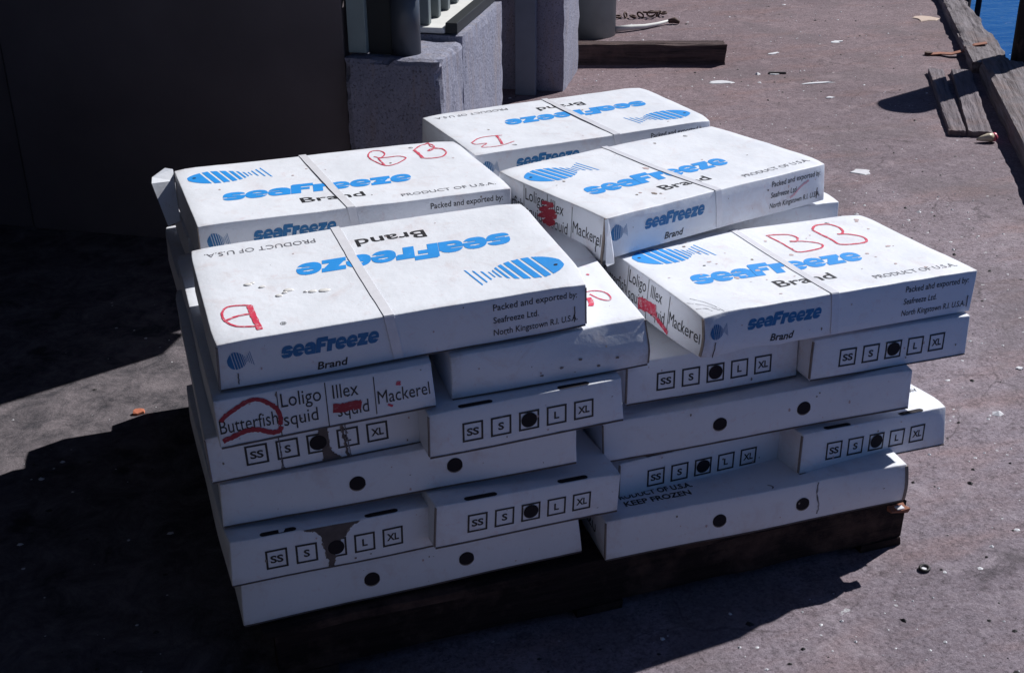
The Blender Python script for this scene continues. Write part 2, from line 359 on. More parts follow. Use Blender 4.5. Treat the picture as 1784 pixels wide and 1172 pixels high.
# recess behind the wall opening
bm = bmesh.new(); wbox(bm, 0.84, 2.09, -1.35, -1.30, 0, 2.6); bpart('recess_wall', bm, M['darkwall'])
bm = bmesh.new(); wbox(bm, 2.00, 2.03, -0.212, -0.118, 0, 2.6); bpart('recess_board', bm, M['steelblue'], 0.003)
bm = bmesh.new(); wbox(bm, 0.85, 9.0, -1.29, -1.05, 2.62, 3.6); bpart('lintel', bm, M['darkwall'])
bm = bmesh.new(); wbox(bm, 2.53, 3.1, -1.2, -0.30, 0, 2.6); bpart('far_wall', bm, M['darkwall'])

# ---- bollard
bo = empty('bollard', W(3.30, -0.075, 0)); tag(bo, 'thick round pale green steel bollard standing beyond the door jamb', 'bollard')
v_, f_ = tube([(0, 0, 0), (0, 0, 1.15)], 0.145, 40); obj('post', mesh('post', v_, f_, True), bo, M['green'])
v_, f_ = tube([(0, 0, 1.15), (0, 0, 1.17), (0, 0, 1.20)], [0.17, 0.175, 0.12], 40); obj('cap', mesh('cap', v_, f_, True), bo, M['green'])
# ---- black timber block at the top, behind the bollard
# ------------------------------------------------------------------ lettering
_tc = {}
def text2d(s, bold=0.0, shear=0.0):
    """outlines of a string, baseline at 0, cap height 1 -> verts, faces, x0, x1"""
    key = (s, bold, shear)
    if key in _tc: return _tc[key]
    def make(t):
        cu = bpy.data.curves.new('lettering', 'FONT'); cu.body = t; cu.size = 1; cu.offset = bold; cu.shear = shear
        cu.resolution_u = 3; cu.fill_mode = 'BOTH'
        o = bpy.data.objects.new('lettering', cu); COL.objects.link(o); bpy.context.view_layer.update()
        me = bpy.data.meshes.new_from_object(o.evaluated_get(bpy.context.evaluated_depsgraph_get()))
        vv = [(v.co.x, v.co.y) for v in me.vertices]; ff = [tuple(p.vertices) for p in me.polygons]
        bpy.data.objects.remove(o); bpy.data.curves.remove(cu); bpy.data.meshes.remove(me)
        return vv, ff
    h, _ = make('H'); cap = max(y for x, y in h)-min(y for x, y in h); b = min(y for x, y in h)
    v, f = make(s); v = [(x/cap, (y-b)/cap) for x, y in v]
    r = (v, f, min(x for x, y in v), max(x for x, y in v)); _tc[key] = r
    return r
def place(t, x0, x1, base, cap):
    v, f, a, b = t; k = (x1-x0)/(b-a)
    return [(x0+(x-a)*k, base+y*cap) for x, y in v], f
def join2(parts):
    V, Fc = [], []
    for v, f in parts:
        n = len(V); V += v; Fc += [tuple(i+n for i in q) for q in f]
    return V, Fc
def scan(inside, w_, y0, y1, rows, cols):
    """turn an implicit shape into trapezoid rows"""
    def spans(y):
        out, on, st = [], False, 0
        for i in range(cols+1):
            x = w_*i/cols; q = inside(x, y)
            if q and not on: on, st = True, x
            if not q and on: on = False; out.append((st-0.5*w_/cols, x-0.5*w_/cols))
        if on: out.append((st, w_))
        return out
    V, Fc = [], []
    for j in range(rows):
        ya, yb = y0+(y1-y0)*j/rows, y0+(y1-y0)*(j+1)/rows
        A, B_ = spans(ya+1e-5), spans(yb-1e-5)
        if len(A) != len(B_) or any(abs(a[0]-b[0]) > .15*w_ or abs(a[1]-b[1]) > .15*w_ for a, b in zip(A, B_)): A = B_ = spans((ya+yb)/2)
        for a, b in zip(A, B_):
            n = len(V); V += [(a[0], ya), (a[1], ya), (b[1], yb), (b[0], yb)]; Fc.append((n, n+1, n+2, n+3))
    return V, Fc
def el(x, y, cx, cy, rx, ry, p=2.0): return abs((x-cx)/rx)**p+abs((y-cy)/ry)**p < 1
GL = {
 's': (.84, lambda x, y: el(x, y, .41, .40, .42, .41, 2.8) and not (x > .34 and .498 < y < .546) and not (x < .50 and .248 < y < .294) and not (x > .64 and .44 < y < .56) and not (x < .16 and .24 < y < .34)),
 'e': (.86, lambda x, y: el(x, y, .42, .40, .42, .41, 2.3) and not (x > .40 and .268 < y < .316) and not el(x, y, .44, .53, .19, .045) and not (x > .66 and .22 < y < .325)),
 'a': (.88, lambda x, y: (el(x, y, .42, .40, .42, .41, 2.5) or (.48 < x < .85 and 0 < y < .62)) and not (x < .44 and .498 < y < .546) and not el(x, y, .40, .27, .17, .045)),
 'F': (.86, lambda x, y: ((x < .38 and y < 1) or (y > .70 and x < .86 and y < 1) or (.36 < y < .62 and x < .72)) and not (x < .06 and y > .94)),
 'r': (.64, lambda x, y: (x < .38 and y < .80) or (.38 <= x < .64 and .46 < y < .80 and not (x > .58 and y < .50))),
 'z': (.82, lambda x, y: 0 <= x < .80 and 0 <= y < .80 and (y > .55 or y < .25 or abs(x-(.16+y*.60)) < .24)),
}
def wordmark():
    parts, x = [], 0.0
    for ch in 'seaFreeze':
        w_, fn = GL[ch]; top = 1.0 if ch == 'F' else 0.81
        v, f = scan(fn, w_, 0, top, 44 if ch == 'F' else 36, 150)
        parts.append(([(x+a+b*0.20, b) for a, b in v], f)); x += w_-0.012
    V, Fc = join2(parts); xs = [p[0] for p in V]
    return (V, Fc, min(xs), max(xs))
WORD = wordmark()
def fish(height, gap=1.0):
    bars = [(0, .215), (.244, .325), (.354, .432), (.461, .530), (.560, .606), (.636, .664), (.694, .714), (.745, .760), (.80, .820), (.868, .888), (.935, .953)]
    def h(x):
        if x < .33: b = 1-((.33-x)/.34)**2
        else: b = 1-((x-.33)/.42)**2
        b = max(b, 0)**0.62
        t = .16+2.6*(x-.70) if x > .70 else (.16 if x > .66 else 0)
        return height*max(b, t if x > .62 else 0)
    def ins(x, y):
        xs = x+0.20*y
        for a, b in bars:
            if a <= xs < b: return abs(y) < h(min(max(xs if xs > .3 else x, 0), 1)) if x > 0 else False
        return False
    return scan(ins, 1.12, -height*1.05, height*1.05, 56, 420)
FISH = fish(.235); FISH_S = fish(.36)
def disc(cx, cy, r, n=28, rx=None):
    rx = rx or r
    return [(cx+rx*math.cos(2*math.pi*i/n), cy+r*math.sin(2*math.pi*i/n)) for i in range(n)], [tuple(range(n))]
def capsule(x0, x1, cy, r, n=8):
    v = [(x1-r+r*math.sin(math.pi*i/n), cy+r*-math.cos(math.pi*i/n)) for i in range(n+1)]+[(x0+r-r*math.sin(math.pi*i/n), cy+r*math.cos(math.pi*i/n)) for i in range(n+1)]
    return v, [tuple(range(len(v)))]
def frame(x0, x1, y0, y1, t):
    v = [(x0, y0), (x1, y0), (x1, y1), (x0, y1), (x0+t, y0+t), (x1-t, y0+t), (x1-t, y1-t), (x0+t, y1-t)]
    return v, [(0, 1, 5, 4), (1, 2, 6, 5), (2, 3, 7, 6), (3, 0, 4, 7)]
def rect(x0, x1, y0, y1, n=1):
    v = [];
    for i in range(n+1): v += [(x0+(x1-x0)*i/n, y0), (x0+(x1-x0)*i/n, y1)]
    return v, [(2*i, 2*i+2, 2*i+3, 2*i+1) for i in range(n)]
def stroke(pts, w_, rough=0.25, seed=1):
    """hand-drawn marker line, uneven in width, as one ribbon"""
    P = []
    n = len(pts)
    for i in range(n-1):                                # Catmull-Rom
        p0, p1, p2, p3 = (Vector(pts[max(i-1, 0)]), Vector(pts[i]), Vector(pts[i+1]), Vector(pts[min(i+2, n-1)]))
        for k in range(6):
            t = k/6; P.append(0.5*((2*p1)+(p2-p0)*t+(2*p0-5*p1+4*p2-p3)*t*t+(3*p1-p0-3*p2+p3)*t**3))
    P.append(Vector(pts[-1])); V, Fc = [], []
    for i, p in enumerate(P):
        d = (P[min(i+1, len(P)-1)]-P[max(i-1, 0)]); d = d.normalized() if d.length > 1e-9 else Vector((1, 0))
        nrm = Vector((-d.y, d.x)); a = w_*0.5*(1+rough*noise.noise(Vector((i*.9, seed, 0)))*2); b = w_*0.5*(1+rough*noise.noise(Vector((i*1.3, seed, 9)))*2)
        V += [tuple(p+nrm*a), tuple(p-nrm*b)]
    for i in range(len(P)-1): Fc.append((2*i, 2*i+1, 2*i+3, 2*i+2))
    return V, Fc
# ------------------------------------------------------------------ cartons
CL, CW, CH = 0.6353, 0.3622, 0.0868
class Carton:
    def __init__(s, orient, pose, seed, label, group=None, amp=0.0030, sag=0.003, bulge=None, H=CH):
        s.dx, s.dy = (CL, CW) if orient == 'x' else (CW, CL); s.H = H; s.seed = seed; s.amp = amp; s.sag = sag; s.bulge = bulge
        x, y, z, yaw, rx, ry = pose
        s.e = empty('fish_carton', (x, y, z)); s.e.rotation_mode = 'QUATERNION'
        s.e.rotation_quaternion = (Matrix.Rotation(yaw, 3, 'Z')@Matrix.Rotation(rx, 3, 'X')@Matrix.Rotation(ry, 3, 'Y')).to_quaternion()
        tag(s.e, label, 'carton', group)
        rr = random.Random(seed*17+3); s.cr = [(rr.uniform(0, .006)*(rr.random() < .7), rr.uniform(0, .006)) for _ in range(4)]
        s.body()
        s.off = 0.0005
    def D(s, p):
        p = Vector(p)
        ex = Vector((0, 0, 0))
        for i, (cx_, cy_) in enumerate(((0, 0), (s.dx, 0), (0, s.dy), (s.dx, s.dy))):
            k = math.exp(-((p.x-cx_)**2+(p.y-cy_)**2)/.0007); a, bz = s.cr[i]
            ex += Vector(((a if cx_ == 0 else -a), (a if cy_ == 0 else -a), -bz*.7))*k*max(0, p.z/s.H)
        if p.y < .03: ex.y -= .0022*math.sin(math.pi*min(max(p.x/s.dx, 0), 1))*math.sin(math.pi*min(max(p.z/s.H, 0), 1))*(1-max(p.y, 0)/.03)
        return s.D0(p)+ex
    def D0(s, p):
        p = Vector(p); q = Vector((p.x*4, p.y*4, p.z*6+s.seed*7.3))
        d = noise.noise_vector(q)*s.amp
        d.z *= 0.8
        sx, sy = min(max(p.x/s.dx, 0), 1), min(max(p.y/s.dy, 0), 1)
        if p.z > 0: d.z -= s.sag*math.sin(math.pi*sx)*math.sin(math.pi*sy)*p.z/s.H
        k = noise.noise(Vector((p.x*11, p.y*11, s.seed*3.1)))
        if p.z > s.H*0.6: d.z -= 0.0016*abs(k)*(1 if (p.x < .02 or p.x > s.dx-.02 or p.y < .02 or p.y > s.dy-.02) else 0)
        if s.bulge: d += s.bulge(p)
        return p+d
    def body(s):
        r = 0.0028
        def ax(L, n): return [0, r*.35, r]+[r+(L-2*r)*i/n for i in range(1, n)]+[L-r, L-r*.35, L]
        X, Y, Z = ax(s.dx, int(s.dx/.022)), ax(s.dy, int(s.dy/.022)), ax(s.H, 5)
        dic, V, Fc = {}, [], []
        def vert(x, y, z):
            k = (round(x, 6), round(y, 6), round(z, 6))
            if k not in dic:
                p = Vector((x, y, z)); c = Vector((min(max(x, r), s.dx-r), min(max(y, r), s.dy-r), min(max(z, r), s.H-r))); d = p-c
                if sum(1 for t in d if abs(t) > 1e-7) > 1: p = c+d.normalized()*r
                dic[k] = len(V); V.append(s.D(p))
            return dic[k]
        def grid(A, B_, fn, flip):
            for i in range(len(A)-1):
                for j in range(len(B_)-1):
                    q = [vert(*fn(A[i], B_[j])), vert(*fn(A[i+1], B_[j])), vert(*fn(A[i+1], B_[j+1])), vert(*fn(A[i], B_[j+1]))]
                    q = list(dict.fromkeys(q))
                    if len(q) > 2: Fc.append(tuple(reversed(q)) if flip else tuple(q))
        grid(X, Y, lambda a, b: (a, b, s.H), False); grid(X, Y, lambda a, b: (a, b, 0), True)
        grid(X, Z, lambda a, b: (a, 0, b), False); grid(X, Z, lambda a, b: (a, s.dy, b), True)
        grid(Y, Z, lambda a, b: (0, a, b), True); grid(Y, Z, lambda a, b: (s.dx, a, b), False)
        me = mesh('body', V, Fc, True)
        obj('body', me, s.e, M['board'])
    def to3(s, face, a, b, off):
        if face == 'top': p, n = (a, b, s.H), Vector((0, 0, 1))
        elif face == 'topr': p, n = (s.dx-a, s.dy-b, s.H), Vector((0, 0, 1))
        elif face == 'front': p, n = (a, 0, b), Vector((0, -1, 0))
        elif face == 'left': p, n = (0, a, b), Vector((-1, 0, 0))
        elif face == 'right': p, n = (s.dx, a, b), Vector((1, 0, 0))
        return s.D(p)+n*off
    def put(s, name, face, vf, mat, lift=1.0, label=None):
        v, f = vf
        me = mesh(name, [s.to3(face, a, b, s.off*lift) for a, b in v], f)
        # faces should look outwards
        nrm = {'top': Vector((0, 0, 1)), 'topr': Vector((0, 0, 1)), 'front': Vector((0, -1, 0)), 'left': Vector((-1, 0, 0)), 'right': Vector((1, 0, 0))}[face]
        if me.polygons and sum((p.normal.dot(nrm)*p.area for p in me.polygons)) < 0: me.flip_normals()
        o = obj(name, me, s.e, M[mat])
        if label: o['label'] = label
        return o
    def txt(s, face, string, x0, x1, base, cap, mat='black', bold=0.0, shear=0.0, name='lettering'):
        v, f = place(text2d(string, bold, shear), x0, x1, base, cap)
        return s.put(name, face, (v, f), mat)
    def edge(s, side='l', z0=.004, z1=None, w_=.0022):
        z1 = z1 or s.H-.004; x = 0 if side == 'l' else s.dx
        V, Fc = [], []; n = 6
        for i in range(n+1):
            z = z0+(z1-z0)*i/n
            for a, b in ((-w_*.3, -.0011), (w_*.8, -.0011), (w_*.8, .004), (-w_*.3, .004)):
                xx = x+(a if side == 'l' else -a); V.append(s.D((xx, b, z)))
        for i in range(n):
            for k in range(4): Fc.append((4*i+k, 4*i+(k+1) % 4, 4*i+4+(k+1) % 4, 4*i+4+k))
        Fc += [(0, 1, 2, 3), (4*n, 4*n+1, 4*n+2, 4*n+3)]
        obj('raw_edge_or_shadow_seam', mesh('raw_edge_or_shadow_seam', V, Fc), s.e, M['kraft'])
    def bottom_edge(s, w_=.0017):  # dark strip painting the shadow line beneath the carton front
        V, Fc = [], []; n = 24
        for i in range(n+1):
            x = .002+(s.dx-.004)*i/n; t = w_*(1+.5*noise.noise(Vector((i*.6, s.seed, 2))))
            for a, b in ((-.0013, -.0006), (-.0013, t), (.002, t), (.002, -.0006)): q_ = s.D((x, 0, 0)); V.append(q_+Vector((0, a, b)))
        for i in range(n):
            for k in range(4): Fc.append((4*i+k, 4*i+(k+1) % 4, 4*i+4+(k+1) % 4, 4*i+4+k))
        obj('raw_edge_or_shadow_seam', mesh('raw_edge_or_shadow_seam', V, Fc), s.e, M['torn'])
    def staple(s, face, a, z0, z1):
        P = [s.to3(face, a+random.uniform(-.001, .001), z0+(z1-z0)*i/5, .0012) for i in range(6)]
        v, f = tube(P, .0008, 5); obj('staple', mesh('staple', v, f), s.e, M['staple'])
    def strap(s, x_far, x_near, w_=.0165, loose=0.0):
        pts = []
        n = 14
        for i in range(n+1): pts.append(('top', x_far+(x_near-x_far)*i/n, s.dy*(1-i/n)))
        V, Fc = [], []
        def ring(c):
            k = len(V); V.extend(c)
            if k: Fc.extend([(k-4+j, k-4+(j+1) % 4, k+(j+1) % 4, k+j) for j in range(4)])
        far = s.D((x_far, s.dy, s.H*.3))+Vector((0, .002, 0)); e1, e2 = Vector((-w_/2, 0, 0)), Vector((w_/2, 0, 0))
        ring([far+e1, far+e2, far+e2+Vector((0, -.001, 0)), far+e1+Vector((0, -.001, 0))])
        for i, (_, x, y) in enumerate(pts):
            yy = min(max(y, -.001), s.dy+.001)
            lift = .0006+loose*math.sin(math.pi*i/n)
            a, b = s.D((x-w_/2, y, s.H)), s.D((x+w_/2, y, s.H)); wob = .0012*noise.noise(Vector((i*.7, s.seed, 0)))
            a.x += wob; b.x += wob
            if i == 0: a.y += .0022; b.y += .0022
            if i == n: a.y -= .0005; b.y -= .0005
            ring([a+Vector((0, 0, lift)), b+Vector((0, 0, lift)), b+Vector((0, 0, lift+.0008)), a+Vector((0, 0, lift+.0008))])
        for i in range(0, 7):
            z = s.H*(1-i/6)+(-.001 if i == 0 else 0)+(0.004 if i == 6 else 0)
            xx = x_near+.012*i/6
            a, b = s.D((xx-w_/2, 0, z)), s.D((xx+w_/2, 0, z))
            ring([a+Vector((0, -.0009, 0)), b+Vector((0, -.0009, 0)), b+Vector((0, -.0018, 0)), a+Vector((0, -.0018, 0))])
        Fc.append((0, 1, 2, 3)); k = len(V); Fc.append((k-4, k-3, k-2, k-1))
        obj('strap', mesh('strap', V, Fc), s.e, M['strap'])
    # --- printed layouts
    def print_top(s, rev=False, dx=0.0):
        f = 'topr' if rev else 'top'
        v, fc = FISH; s.put('fish_emblem', f, ([(.019+a*.172, .278+b*.172) for a, b in v], fc), 'blue')
        s.put('fish_eye', f, disc(.034, .283, .0028, 14, .0038), 'black', 1.7)
        v, fc = place(WORD, .070, .466, .123, .057); s.put('wordmark', f, (v, fc), 'blue')
        s.txt(f, 'Brand', .213, .344, .062, .030, bold=0.012)
        s.txt(f, 'PRODUCT OF U.S.A.', .412, .612, .031, .0155, 'grey_ink')
        s.put('registered_mark', f, join2([place(text2d('®'), .516, .526, .325, .010)]), 'black')
    def print_front(s):
        v, fc = FISH_S; s.put('fish_emblem', 'front', ([(.015+a*.043, .052+b*.046) for a, b in v], fc), 'shaded_blue')
        v, fc = place(WORD, .102, .264, .042, .027); s.put('wordmark', 'front', (v, fc), 'shaded_blue')
        s.txt('front', 'Brand', .158, .209, .010, .0145, bold=0.02, shear=0.15)
        s.txt('front', 'Packed and exported by:', .460, .616, .0635, .0120, bold=0.008)
        s.txt('front', 'Seafreeze Ltd.', .460, .541, .0385, .0120, bold=0.008)
        s.txt('front', 'North Kingstown R.I. U.S.A.', .460, .618, .0145, .0120, bold=0.008)
    def print_species(s, face, mirror=None):
        m = (lambda vf: ([(mirror-a, b) for a, b in vf[0]], [tuple(reversed(q)) for q in vf[1]])) if mirror else (lambda vf: vf)
        for x, z0, z1 in ((.1010, .002, .084), (.1790, .002, .084), (.2590, .008, .080)): s.put('divider_line', face, m(stroke([(x, z0), (x, (z0*2+z1)/3), (x, (z0+z1*2)/3), (x, z1)], .0016, 0, 1)), 'black')
        for t, x0, x1, b in (('Butterfish', .004, .098, .026), ('Loligo', .106, .171, .054), ('squid', .107, .163, .019), ('Illex', .190, .232, .053), ('squid', .195, .247, .017), ('Mackerel', .263, .354, .027)):
            s.put('lettering', face, m(place(text2d(t, .0), x0, x1, b, .0245)), 'black')
    def print_sizes(s, slots=True):
        for i, t in enumerate(('SS', 'S', 'M', 'L', 'XL')):
            x = .0605+i*.0512
            s.put('size_square', 'front', frame(x, x+.0375, .0205, .0585, .0036), 'black')
            if t != 'M':
                wd = {'SS': .022, 'S': .0105, 'L': .0095, 'XL': .022}[t]; c = x+.01875
                s.txt('front', t, c-wd/2, c+wd/2, .0320, .0145, bold=0.03)
            else: s.put('filled_dot', 'front', disc(x+.0187, .0405, .0145), 'hole', 2.2)
        if slots:
            for a, b in ((.056, .118), (.237, .297)):
                s.put('hand_slot', 'top', capsule(a, b, .0066, .0062), 'hole', .8)
    def print_holes(s):
        for x in (.233, .408):
            s.put('hand_hole', 'front', disc(x, .0425, .0148, 32, .0142), 'hole')
            n = 12; v = [(x+.0150*math.cos(a), .0425+.0156*math.sin(a)) for a in [math.pi*(1.08+.84*i/n) for i in range(n+1)]]+[(x+.0146*math.cos(a), .0434+.0143*math.sin(a)) for a in [math.pi*(1.92-.84*i/n) for i in range(n+1)]]
            s.put('hole_rim', 'front', (v, [(i, i+1, 2*n-i, 2*n+1-i) for i in range(n)]), 'kraft', 1.5)
ST = [
('T4','top',0.0045,[(0.351,0.309),(0.370,0.309),(0.400,0.299),(0.407,0.277),(0.391,0.260),(0.381,0.266),(0.397,0.260),(0.418,0.248),(0.432,0.229),(0.423,0.213),(0.399,0.206),(0.360,0.206),(0.357,0.229),(0.357,0.267),(0.353,0.304)]),
('T4','top',0.0055,[(0.468,0.310),(0.489,0.327),(0.518,0.325),(0.530,0.303),(0.524,0.278),(0.510,0.265),(0.503,0.267),(0.528,0.256),(0.543,0.232),(0.532,0.209),(0.505,0.205),(0.469,0.214),(0.469,0.243),(0.466,0.284),(0.466,0.307)]),
('T2','top',0.0035,[(0.426,0.299),(0.439,0.286),(0.454,0.308),(0.449,0.332),(0.431,0.335),(0.417,0.313),(0.416,0.282),(0.434,0.234),(0.459,0.235),(0.482,0.253),(0.491,0.267),(0.479,0.282),(0.457,0.283),(0.432,0.284)]),
('T2','top',0.0035,[(0.432,0.284),(0.433,0.260),(0.434,0.236)]),
('T2','top',0.004,[(0.524,0.312),(0.548,0.341),(0.569,0.348),(0.575,0.326),(0.564,0.302),(0.552,0.296),(0.564,0.308),(0.586,0.300),(0.587,0.272),(0.569,0.247),(0.542,0.244),(0.523,0.253)]),
('T2','top',0.007,[(0.524,0.312),(0.526,0.284),(0.526,0.252)]),
('T2','top',0.003,[(0.558,0.343),(0.570,0.356),(0.568,0.323),(0.590,0.302)]),
('T5','top',0.0035,[(0.029,0.092),(0.058,0.120),(0.089,0.126),(0.120,0.122)]),
('T5','top',0.003,[(0.028,0.094),(0.033,0.075),(0.059,0.073),(0.037,0.049),(0.060,0.040),(0.089,0.043),(0.125,0.061)]),
('T5','top',0.006,[(0.106,0.127),(0.100,0.092),(0.090,0.051)]),
('T1','top',0.004,[(0.075,0.109),(0.059,0.115),(0.037,0.116),(0.026,0.099),(0.026,0.073),(0.038,0.050),(0.056,0.040),(0.080,0.035)]),
('T1','top',0.005,[(0.029,0.071),(0.050,0.080),(0.072,0.081)]),
('T1','top',0.01,[(0.072,0.109),(0.073,0.065),(0.076,0.023)]),
('L5b','top',0.003,[(0.298,0.143),(0.311,0.143),(0.325,0.135),(0.332,0.121),(0.331,0.105),(0.324,0.098),(0.311,0.110),(0.301,0.133)]),
('L5b','top',0.01,[(0.293,0.121),(0.292,0.103),(0.286,0.087)]),
('L5b','top',0.005,[(0.322,0.209),(0.327,0.206)]),
('T4','left',0.024,[(0.215,0.024),(0.189,0.029),(0.164,0.031),(0.147,0.032)]),
('T4','left',0.01,[(0.151,0.030),(0.139,0.019),(0.119,0.014),(0.099,0.007)]),
('T3','left',0.0075,[(0.201,0.062),(0.163,0.067),(0.207,0.045),(0.156,0.055),(0.211,0.031),(0.151,0.047),(0.196,0.023),(0.157,0.032),(0.185,0.014),(0.161,0.014)]),
('L5a','front',0.0075,[(0.007,0.049),(0.017,0.058),(0.035,0.068),(0.055,0.077),(0.072,0.076),(0.087,0.066),(0.098,0.054),(0.102,0.039),(0.101,0.023)]),
('L5a','front',0.009,[(0.006,0.013),(0.023,0.018),(0.046,0.024),(0.065,0.022),(0.083,0.013),(0.097,0.012),(0.102,0.020)]),
('L5a','front',0.017,[(0.188,0.035),(0.207,0.033),(0.223,0.034),(0.235,0.032)]),
('L5a','front',0.004,[(0.279,0.023),(0.287,0.018)]),
]
def scrawl(c, key):
    for i, (n, f, w_, pts) in enumerate(ST):
        if n == key: c.put('marker_scrawl', f, stroke(pts, w_, .3, i), 'darkred' if w_ in (.0075, .009, .017) else 'red', 1.6)
def smudge(c, face, cx, cy, r, mat, n=16, seed=1, squash=1.0, lift=1.3, name='smudge'):
    v = [(cx+r*(1+.7*noise.noise(Vector((math.cos(t)*1.5, math.sin(t)*1.5, seed*3.3))))*math.cos(t), cy+squash*r*(1+.7*noise.noise(Vector((math.cos(t)*1.5, math.sin(t)*1.5, seed*3.3+5))))*math.sin(t)) for t in [2*math.pi*i/n for i in range(n)]]
    c.put(name, face, (v, [tuple(range(n))]), mat, lift)
P = {
 'T1': (0.0106, 0.0203, 0.4567, -0.0001, 0.0607, -0.0253),
 'T2': (0.0367, 0.4866, 0.4795, 0.0396, -0.0002, 0.0125),
 'T5': (0.6923, 0.8232, 0.4445, 0.0920, -0.0058, -0.0082),
 'T3': (0.7779, 0.2681, 0.4778, 0.3005, -0.0039, 0.0219),
 'T4': (0.8431, -0.0142, 0.3894, 0.0907, -0.0083, 0.0450),
 'L1': (0.0006, 0.0023, -0.0003, 0.0010, -0.0100, -0.0126),
 'L2a': (-0.0192, -0.0066, 0.0955, 0.0791, -0.0245, 0.0112),
 'L2b': (0.3364, -0.0277, 0.1088, 0.0814, -0.0028, 0.0447),
 'L3': (-0.0097, 0.0384, 0.1860, -0.0601, 0.0103, -0.0349),
 'L4a': (-0.0177, 0.0363, 0.2758, -0.0052, 0.0065, -0.0285),
 'L4b': (0.3409, -0.0152, 0.2886, -0.0017, -0.0048, -0.0188),
 'L5a': (-0.0012, 0.0074, 0.3658, 0.0009, 0.0066, -0.0295),
 'L5b': (0.3925, 0.0094, 0.3770, -0.0223, 0.0555, -0.0271),
 'R1': (0.6742, -0.0239, -0.0201, -0.0487, -0.1000, -0.0253),
 'R2a': (0.7271, 0.0463, 0.0702, 0.0494, 0.0133, 0.0055),
 'R2b': (1.0868, -0.0068, 0.0905, 0.0735, -0.0695, 0.0519),
 'R3': (0.6984, 0.0547, 0.1605, -0.0830, 0.0106, -0.0461),
 'R4a': (0.7441, 0.0621, 0.2705, 0.0039, -0.0250, 0.0023),
 'R4b': (1.1077, 0.0264, 0.2792, 0.0185, -0.0145, 0.0174),
}
P['R1'] = P['R1'][:2]+(-.006, P['R1'][3], -.03, P['R1'][5])
P['L2a'] = (-.012,)+P['L2a'][1:3]+(.015,)+P['L2a'][4:]
P['L2b'] = (.340,)+P['L2b'][1:3]+(.055,)+P['L2b'][4:]
for k_, dy_, dz_ in (('L5a', -.014, .002), ('L4b', -.008, .0), ('L2b', -.006, .001), ('T1', -.006, .002), ('R4b', -.004, 0), ('L4a', .004, 0)): P[k_] = (P[k_][0], P[k_][1]+dy_, P[k_][2]+dz_)+P[k_][3:]
def sm(t): t = min(max(t, 0), 1); return t*t*(3-2*t)
K = {}
# bottom layers, left block
c = K['L1'] = Carton('x', P['L1'], 1, 'bottommost carton at the front left, long side with two round holes'); c.print_holes()
c = K['R1'] = Carton('x', P['R1'], 2, 'bottom right carton with KEEP FROZEN printed on its top and a brown torn right corner', bulge=lambda p: Vector((0, -.007*sm((p.x-.42)/.15)*math.sin(math.pi*min(max(p.z/CH, 0), 1)), 0)))
c.print_holes(); c.edge('l')
c.txt('top', 'KEEP FROZEN', .056, .192, .036, .017, bold=0.03); c.txt('top', 'PRODUCT OF U.S.A.', .045, .205, .062, .017, bold=0.03)
c.txt('left', 'U.S.A.', .05, .12, .03, .02, bold=0.02)
c.put('crease', 'front', stroke([(.441, .084), (.438, .06), (.443, .03), (.44, .012)], .003, .8, 3), 'grey_ink'); c.put('crease', 'top', stroke([(.345, .004), (.35, .012), (.343, .02)], .003, .8, 3), 'grey_ink')
c.edge('r', .002, None, .006)
def rough_outline(pts, amp, seed):
    out = []
    for i in range(len(pts)):
        a, q_ = Vector(pts[i]), Vector(pts[(i+1) % len(pts)]); n = max(1, int((q_-a).length/.003)); d = (q_-a); nr = Vector((-d.y, d.x)).normalized() if d.length else Vector((0, 0))
        for k in range(n): t = k/n; pnt = a+d*t+nr*amp*noise.noise(Vector(((i+t)*7.3, seed, 0)))*2; out.append((pnt.x, min(pnt.y, .0850)))
    return out
def tear(c, pts, mat='torn', face='front', label=None):
    from mathutils.geometry import tessellate_polygon
    for am, mt, lf in (((.0030, 'kraft', 1.0), (.0016, mat, 1.5)) if mat == 'torn' else ((.001, mat, 1.2),)):
        q_ = rough_outline(pts, am, len(pts)+am*900); tri = tessellate_polygon([[Vector((a, b_, 0)) for a, b_ in q_]])
        c.put('torn_patch', face, (q_, [tuple(t) for t in tri]), mt, lf, label)
for key, sd_, lab, g_ in (
  ('L2a', 3, 'carton end with size squares and a brown torn notch above the filled square', None),
  ('L2b', 4, 'carton end with size squares and hand slots, immediately right of the torn one', None),
  ('R2a', 5, 'white carton end with size squares, set back above the KEEP FROZEN lettering', None),
  ('R2b', 6, 'white carton end with size squares jutting out to the right, its top corner sunlit', None)):
    c = K[key] = Carton('y', P[key], sd_, lab, g_); c.print_sizes()
    if key[1:] != '2a' or key == 'R2a': c.edge('l')
c = K['L2a']
tear(c, [(.122, .0865), (.150, .078), (.158, .066), (.160, .050), (.163, .030), (.168, .012), (.166, .002), (.176, .002), (.180, .020), (.1765, .040), (.186, .052), (.200, .061), (.211, .078), (.235, .087)])
c = K['R2b']; c.txt('top', 'RV', .330, .352, .085, .014, bold=0.02)
c = K['L3'] = Carton('x', P['L3'], 7, 'long carton side with two round holes, third layer, directly below the water-stained end'); c.print_holes()
c = K['R3'] = Carton('x', P['R3'], 8, 'long carton with two round holes at the right, its dark left end showing, third layer'); c.print_holes(); c.edge('l')
for key, sd_, lab in (
  ('L4a', 9, 'water-stained carton end with size squares and dark torn streaks, right under the Butterfish carton'),
  ('L4b', 10, 'clean carton end with size squares SS to XL, directly under the blank carton'),
  ('R4a', 11, 'carton end with size squares partly covered by the front right branded carton above'),
  ('R4b', 12, 'carton end with size squares, overhanging at far right below the branded carton')):
    c = K[key] = Carton('y', P[key], sd_, lab); c.print_sizes(key == 'L4b'); c.edge('l')
c = K['L4a']
